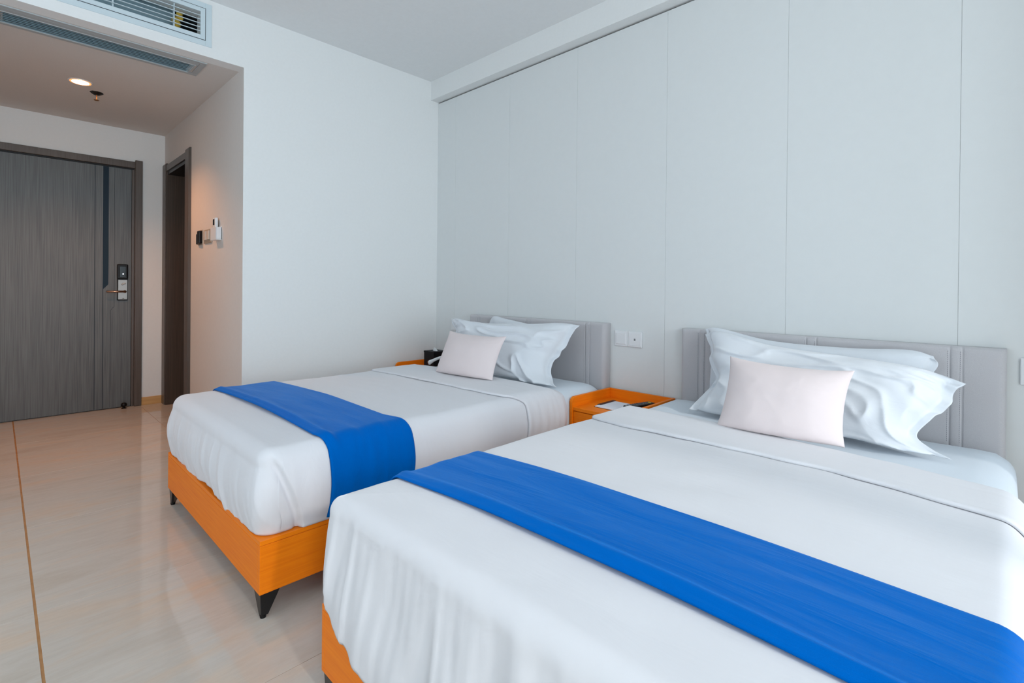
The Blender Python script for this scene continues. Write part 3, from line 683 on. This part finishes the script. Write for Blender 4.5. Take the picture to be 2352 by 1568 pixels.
dress(bd1, -2.853, -1.661, 0.014, 'far', fold_front([(-1, 1.62), (-0.5, 1.632), (0.5, 1.645), (0.92, 1.68)], 1.72, 1.785),
      fold_front([(-1, 1.99), (0, 2.0), (0.7, 2.03)], 2.05, 2.095), 'royal blue satin runner across the far bed, its end hanging down the side',
      (curve([(-1, 0.758), (0, 0.768), (0.9, 0.776), (1, 0.795)]), curve([(-1, 1.052), (0, 1.08), (0.8, 1.095), (1, 1.135)])))
dress(bd2, -1.219, -0.005, 0.040, 'near', fold_front([(-1, 1.68), (-0.7, 1.632), (-0.2, 1.628), (0.4, 1.642), (1, 1.59)], 1.735, 1.60),
      fold_front([(-0.9, 2.0), (-0.3, 1.935), (0.3, 1.885), (1, 1.84)], 2.06, 1.85), 'royal blue satin runner across the near bed in the foreground',
      (curve([(-1, 0.765), (-0.5, 0.775), (0.3, 0.782), (1, 0.775)]), curve([(-1, 1.07), (-0.3, 1.083), (1, 1.095)])))

# ------------------------------------------------------------------ pillows and cushions
def crom(P, t):
    n = len(P) - 1; i = min(int(t * n), n - 1); f = t * n - i
    p1, p2 = P[i], P[i + 1]; p0 = P[i - 1] if i > 0 else p1 * 2 - p2; p3 = P[i + 2] if i + 2 <= n else p2 * 2 - p1
    return 0.5 * ((2 * p1) + (p2 - p0) * f + (2 * p0 - 5 * p1 + 4 * p2 - p3) * f * f + (3 * p1 - p0 - 3 * p2 + p3) * f ** 3)
def pillow(bottom, top, left, right, Tf, Tb, flange, seed, wr, res=(110, 70), power=0.42, ends_only=True, zmin=None, flut=0.0, ridges=0.0):
    """Coons patch between four edge curves (bottom/top run left to right, left/right run upwards), puffed out on both faces"""
    Vs = lambda pts: [Vector(p) for p in pts]
    bo, to, le, ri = Vs(bottom), Vs(top), Vs(left), Vs(right); nu, nv = res
    def S_(u, v):
        c = (1 - v) * crom(bo, u) + v * crom(to, u) + (1 - u) * crom(le, v) + u * crom(ri, v)
        return c - ((1 - u) * (1 - v) * bo[0] + u * (1 - v) * bo[-1] + (1 - u) * v * to[0] + u * v * to[-1])
    b = B(); F = {}; K = {}
    nrm0 = (crom(bo, 1) - crom(bo, 0)).cross(crom(to, .5) - crom(bo, .5)).normalized()
    if nrm0.y > 0: nrm0 = -nrm0
    fl_u = flange; fl_v = flange * (0.25 if ends_only else 1)
    for i in range(nu + 1):
        u = i / nu
        for j in range(nv + 1):
            v = j / nv; p = S_(u, v); e = 1e-3
            du = S_(min(1, u + e), v) - S_(max(0, u - e), v); dv = S_(u, min(1, v + e)) - S_(u, max(0, v - e))
            n = du.cross(dv); n = n.normalized() if n.length > 1e-12 else nrm0
            if n.dot(nrm0) < 0: n = -n
            n = (n * 0.5 + nrm0 * 0.5).normalized()
            if zmin is not None: n = n.lerp(Vector((n.x, -1.0, -0.25)), 0.85 * sm((0.45 - v) / 0.45)).normalized()
            a = max(0.0, min(1.0, (u - fl_u) / (1 - 2 * fl_u))) * 2 - 1; c = max(0.0, min(1.0, (v - fl_v) / (1 - 2 * fl_v))) * 2 - 1
            c_ = -abs(c) ** 2.6 if c < 0 else c
            puff = ((1 - abs(a) ** 2.4) * (1 - c_ * c_)) ** power
            w = nz3(u * 3.1 + seed, v * 2.3, seed) * 0.6 + nz3(u * 7 + seed, v * 6, seed + 4) * 0.3
            rg_ = (1 - abs(nz3(u * 5 + v * 3 + seed * 2, v * 5 - u * 2, seed)) * 3); rg_ = max(0, rg_) ** 2
            amp = wr * (0.35 + 0.65 * min(1, puff * 2)) * min(1.0, 12 * min(u, v, 1 - u, 1 - v) + 0.15)
            d = amp * w + ridges * rg_ * amp
            # ripples that fan out of the flanged ends
            endw = math.exp(-(min(u, 1 - u) / 0.14) ** 2)
            rip = flut * endw * math.sin(v * 23 + 3 * nz3(v * 4, u * 6, seed)) * sm(min(v, 1 - v) * 12)
            d += rip
            pf = p + n * (Tf * puff + d + 0.0012); pb = p - n * (Tb * puff - d + 0.0012)
            if zmin is not None:
                for q_ in (pf, pb):
                    if q_.z < zmin: q_.z = zmin + 0.0015 * random.random() * 0 + (0.002 if q_ is pf else 0)
            F[i, j] = b.verts.new(pf); K[i, j] = b.verts.new(pb)
    for i in range(nu):
        for j in range(nv):
            b.faces.new((F[i, j], F[i + 1, j], F[i + 1, j + 1], F[i, j + 1])); b.faces.new((K[i, j], K[i, j + 1], K[i + 1, j + 1], K[i + 1, j]))
    for i in range(nu):
        b.faces.new((F[i, 0], K[i, 0], K[i + 1, 0], F[i + 1, 0])); b.faces.new((F[i, nv], F[i + 1, nv], K[i + 1, nv], K[i, nv]))
    for j in range(nv):
        b.faces.new((F[0, j], F[0, j + 1], K[0, j + 1], K[0, j])); b.faces.new((F[nu, j], K[nu, j], K[nu, j + 1], F[nu, j + 1]))
    bmesh.ops.recalc_face_normals(b, faces=b.faces)
    return b
# near bed, back pillow
single('pillow', pillow(
    [(-1.02, 2.40, .525), (-0.7, 2.40, .52), (-0.36, 2.40, .525)],
    [(-1.043, 2.42, .862), (-0.97, 2.42, .868), (-0.74, 2.41, .828), (-0.45, 2.41, .822), (-0.26, 2.41, .832), (-0.185, 2.41, .815)],
    [(-1.02, 2.40, .525), (-1.01, 2.41, .64), (-1.015, 2.42, .76), (-1.043, 2.42, .862)],
    [(-0.36, 2.40, .525), (-0.26, 2.41, .66), (-0.176, 2.41, .77), (-0.185, 2.41, .815)], 0.05, 0.025, 0.05, 1.3, 0.012, flut=0.004), M_pillow,
    'white back pillow against the near bed headboard, behind another', 'pillow', 'white pillows', (-0.6, 2.4, .52), True)
single('pillow', pillow(
    [(-0.985, 2.12, .528), (-0.88, 2.16, .520), (-0.6, 2.17, .53), (-0.33, 2.15, .53), (-0.22, 2.13, .525), (-0.115, 2.12, .520)],
    [(-1.005, 2.33, .842), (-0.93, 2.33, .862), (-0.72, 2.33, .815), (-0.50, 2.31, .800), (-0.34, 2.30, .790), (-0.20, 2.30, .775), (-0.090, 2.29, .742)],
    [(-0.985, 2.12, .528), (-0.945, 2.20, .60), (-0.915, 2.24, .655), (-0.955, 2.27, .72), (-0.965, 2.30, .78), (-1.005, 2.33, .842)],
    [(-0.115, 2.12, .520), (-0.205, 2.15, .565), (-0.165, 2.20, .63), (-0.125, 2.24, .672), (-0.12, 2.27, .71), (-0.090, 2.29, .742)],
    0.105, 0.06, 0.060, 5.1, 0.018, flut=0.007, ridges=0.6, zmin=0.509), M_pillow,
    'plump creased white pillow on the near bed, right behind the pink cushion', 'pillow', 'white pillows', (-0.6, 2.14, .52), True)
# far bed, back pillow
single('pillow', pillow(
    [(-2.56, 2.41, .525), (-2.3, 2.40, .52), (-2.02, 2.40, .525)],
    [(-2.575, 2.41, .80), (-2.53, 2.41, .855), (-2.42, 2.41, .845), (-2.2, 2.41, .82), (-1.93, 2.41, .79)],
    [(-2.56, 2.41, .525), (-2.57, 2.41, .66), (-2.575, 2.41, .80)],
    [(-2.02, 2.40, .525), (-1.96, 2.41, .68), (-1.93, 2.41, .79)], 0.04, 0.025, 0.04, 2.7, 0.010, flut=0.003), M_pillow,
    'white back pillow peeking above the far bed front pillow', 'pillow', 'white pillows', (-2.2, 2.4, .52), True)
single('pillow', pillow(
    [(-2.55, 2.02, .528), (-2.2, 2.10, .53), (-1.95, 2.14, .53), (-1.85, 2.12, .525), (-1.72, 2.11, .520)],
    [(-2.668, 2.15, .828), (-2.62, 2.16, .842), (-2.50, 2.18, .826), (-2.3, 2.22, .822), (-2.05, 2.29, .832), (-1.88, 2.34, .848), (-1.765, 2.37, .838)],
    [(-2.55, 2.02, .528), (-2.56, 2.06, .64), (-2.57, 2.11, .74), (-2.668, 2.15, .828)],
    [(-1.72, 2.11, .520), (-1.80, 2.16, .56), (-1.83, 2.22, .63), (-1.81, 2.28, .70), (-1.79, 2.32, .775), (-1.765, 2.37, .838)],
    0.10, 0.05, 0.055, 9.4, 0.020, flut=0.009, ridges=0.9, zmin=0.509), M_pillow,
    'rumpled white pillow on the far bed, right behind the pink cushion', 'pillow', 'white pillows', (-2.2, 2.1, .52), True)
def cush(bl, br, tr, tl, seed, label):
    V_ = Vector; bl, br, tr, tl = V_(bl), V_(br), V_(tr), V_(tl); c = (bl + br + tr + tl) / 4
    def edge(a, b_, sag):
        out = []
        for i in range(7):
            t = i / 6; p = a.lerp(b_, t); m = (a + b_) / 2; out.append(p + (c - m).normalized() * sag * math.sin(PI * t) ** 0.7)
        return out
    b = pillow(edge(bl, br, 0.004), edge(tl, tr, 0.014), edge(bl, tl, 0.012), edge(br, tr, 0.016), 0.070, 0.045, 0.0, seed, 0.004, (80, 60), 0.62, ridges=0.15, zmin=0.545)
    single('cushion', b, M_pink, label, 'cushion', 'pink cushions', tuple((bl + br) / 2), True)
cush((-0.760, 1.873, .549), (-0.362, 1.905, .549), (-0.355, 2.000, .786), (-0.762, 2.000, .793), 2.2, 'pale pink rectangular cushion on the near bed')
cush((-2.425, 1.835, .549), (-1.985, 1.885, .549), (-2.015, 2.02, .777), (-2.450, 1.96, .784), 6.2, 'pale pink rectangular cushion on the far bed')

# ------------------------------------------------------------------ nightstands
def side_panel(x0, x1, y0, y1, z1):
    r = 0.030; pts = [(y1, 0.11), (y0, 0.11), (y0, z1 - r)]
    for i in range(1, 8): a = i / 8 * PI / 2; pts.append((y0 + r - r * math.cos(a), z1 - r + r * math.sin(a)))
    pts += [(y0 + r, z1), (y1, z1)]
    b = B(); prism(b, pts, 'x', x0, x1)
    bmesh.ops.bevel(b, geom=[e for e in b.edges if abs(e.verts[0].co.x - e.verts[1].co.x) < 1e-6], offset=0.001, segments=1, affect='EDGES'); return b
def nightstand(x0, x1, label):
    t = thing('nightstand', ((x0 + x1) / 2, 2.3, 0), label, 'nightstand', 'orange nightstands')
    y0, y1 = 2.125, 2.505; zt = 0.426
    mesh_obj('side_panel', side_panel(x0, x0 + 0.016, y0, y1, 0.479), M_orange, t)
    mesh_obj('side_panel', side_panel(x1 - 0.016, x1, y0, y1, 0.479), M_orange, t)
    mesh_obj('back_panel', box(B(), x0 + 0.016, x1 - 0.016, y1 - 0.016, y1, 0.11, 0.478, 0.001, 1), M_orange, t)
    mesh_obj('top_board', box(B(), x0 + 0.0162, x1 - 0.0162, y0 + 0.008, y1 - 0.016, zt - 0.018, zt, 0.001, 1), M_orange, t)
    mesh_obj('bottom_board', box(B(), x0 + 0.0162, x1 - 0.0162, y0 + 0.022, y1 - 0.016, 0.11, 0.126), M_orange, t)
    for z0, z1 in ((0.264, 0.4045), (0.128, 0.261)):
        dr = mesh_obj('drawer', box(B(), x0 + 0.018, x1 - 0.018, y0 + 0.010, y0 + 0.027, z0, z1, 0.0012, 1), M_orange, t)
        mesh_obj('knob', lathe(B(), [(0.010, 0), (0.006, 0.006), (0.011, 0.014), (0.008, 0.02)], ((x0 + x1) / 2, y0 - 0.0, (z0 + z1) / 2), 16), M_blackm, dr)
    for lx in (x0 + 0.03, x1 - 0.03):
        for ly in (y0 + 0.04, y1 - 0.04):
            mesh_obj('leg', cyl(B(), (lx, ly, 0.0), (lx, ly, 0.11), 0.010, 0.018, 16), M_blackm, t)
    return t
nightstand(-1.643, -1.236, 'orange wooden nightstand between the two beds')
nightstand(-3.314, -2.872, 'orange wooden nightstand in the corner beyond the far bed')
# notepad
Mr = Matrix.Translation((-1.47, 2.305, 0)) @ Matrix.Rotation(0.0, 4, 'Z') @ Matrix.Translation((1.47, -2.305, 0))
npd = thing('notepad', (-1.47, 2.305, .426), 'white notepad with black binding on the middle nightstand', 'notepad')
mesh_obj('cover', box(B(), -1.552, -1.388, 2.218, 2.398, 0.4262, 0.4280, 0, 1, Mr), M_black, npd)
mesh_obj('pages', box(B(), -1.546, -1.388, 2.218, 2.392, 0.4280, 0.4330, 0.0006, 1, Mr), M_paper, npd)
mesh_obj('binding', box(B(), -1.554, -1.532, 2.252, 2.400, 0.4262, 0.4352, 0.001, 1, Mr), M_black, npd)
b = B(); cyl(b, (-1.405, 2.20, 0.4295), (-1.372, 2.26, 0.4295), 0.0034, 0.0034, 6); cyl(b, (-1.405, 2.20, 0.4295), (-1.412, 2.187, 0.4295), 0.0034, 0.0006, 6)
single('pencil', b, M_pencil, 'pinkish pencil lying against the notepad', 'pencil', None, (-1.39, 2.23, .426))
# remote
Mq = Matrix.Translation((-1.355, 2.345, 0.428)) @ Matrix.Rotation(-0.30, 4, 'Z') @ Matrix.Rotation(0.02, 4, 'X')
rc_ = thing('remote_control', (-1.355, 2.345, .4262), 'black television remote on the middle nightstand beside the notepad', 'remote')
mesh_obj('remote_body', box(B(), -0.025, 0.025, -0.09, 0.09, 0.0075, 0.026, 0.005, 3, Mq), M_black, rc_)
b = B(); kk = 0
for r_i in range(8):
    for c_i in range(3): box(b, -0.016 + 0.0125 * c_i - 0.004, -0.016 + 0.0125 * c_i + 0.004, -0.065 + 0.0155 * r_i, -0.065 + 0.0155 * r_i + 0.006, 0.0255, 0.0275, 0.0008, 1, Mq)
props(mesh_obj('buttons', b, M_greyb, rc_), kind='stuff')
mesh_obj('yellow_button', box(B(), -0.006, 0.012, 0.062, 0.072, 0.0255, 0.0285, 0.001, 1, Mq), M_yellow, rc_)
mesh_obj('label_strip', box(B(), -0.020, 0.020, -0.083, -0.079, 0.0255, 0.0264, 0, 1, Mq), M_white, rc_)
# tissue box
tx0, tx1, ty0, ty1, tz0, tz1 = -3.185, -3.062, 2.297, 2.418, 0.4262, 0.567
tb = thing('tissue_box', ((tx0 + tx1) / 2, (ty0 + ty1) / 2, tz0), 'black square tissue box on the corner nightstand', 'tissue box')
mesh_obj('box_body', box(B(), tx0, tx1, ty0, ty1, tz0, tz1 - 0.012, 0.003, 2), M_leather, tb)
b = B(); hole_wall(b, 'z', tz1 - 0.0125, tz1, tx0 - 0.001, tx1 + 0.001, ty0 - 0.001, ty1 + 0.001, tx0 + 0.03, tx1 - 0.03, ty0 + 0.045, ty1 - 0.045); mesh_obj('lid', b, M_leather, tb)
b = B()
mx = (tx0 + tx1) / 2
for i, (dx, h) in enumerate(((-0.014, 0.012), (-0.008, 0.017), (0.0, 0.020), (0.008, 0.017), (0.014, 0.012))):
    box(b, mx - 0.006 + dx * 0.8 - 0.0016, mx - 0.006 + dx * 0.8 + 0.0016, ty0 - 0.0006, ty0 + 0.001, 0.478, 0.478 + h)
box(b, mx - 0.020, mx + 0.008, ty0 - 0.0006, ty0 + 0.001, 0.4735, 0.4765); box(b, mx - 0.016, mx + 0.004, ty0 - 0.0006, ty0 + 0.001, 0.466, 0.468)
mesh_obj('emblem', b, M_gold, tb)
b = B(); nn = 14; top = []; base = []
cxm, cym = (tx0 + tx1) / 2, (ty0 + ty1) / 2
rows = []
for j in range(8):
    v = j / 7; row = []
    for i in range(nn + 1):
        u = i / nn * 2 - 1
        wx = 0.030 * (1 - v * 0.75); row.append(b.verts.new((cxm + u * wx - 0.012 * v, cym + 0.006 * math.sin(u * 7 + v * 2) * (1 - v * 0.5), tz1 - 0.006 + 0.030 * v + 0.003 * math.sin(u * 9))))
    rows.append(row)
for r0, r1 in zip(rows, rows[1:]):
    for i in range(nn): b.faces.new((r0[i], r0[i + 1], r1[i + 1], r1[i]))
mesh_obj('tissue', b, M_tissue, tb, smooth=True)
# telephone beside it, mostly hidden
ph = thing('telephone', (-2.94, 2.27, .4262), 'white telephone handset peeking out beside the black tissue box', 'telephone')
mesh_obj('phone_base', box(B(), -3.02, -2.89, 2.17, 2.36, 0.4262, 0.465, 0.008, 3), M_white, ph)
b = B(); P0 = Vector((-2.995, 2.20, 0.500)); P1 = Vector((-2.915, 2.34, 0.545))
n_ = 18; rr = []
for i in range(n_ + 1):
    t = i / n_; p = P0.lerp(P1, t) + Vector((0, 0, 0.014 * math.sin(PI * t))); rad = 0.010 + 0.009 * (abs(2 * t - 1) ** 3) ; 
    if i in (0, n_): rad *= 0.55
    q_ = (P1 - P0).to_track_quat('Z', 'Y'); rr.append([b.verts.new(p + q_ @ Vector((math.cos(a * PI / 8) * rad * 1.25, math.sin(a * PI / 8) * rad, 0))) for a in range(16)])
for r0, r1 in zip(rr, rr[1:]):
    for i in range(16): b.faces.new((r0[i], r0[(i + 1) % 16], r1[(i + 1) % 16], r1[i]))
b.faces.new(rr[0][::-1]); b.faces.new(rr[-1]); mesh_obj('handset', b, M_white, ph, smooth=True)
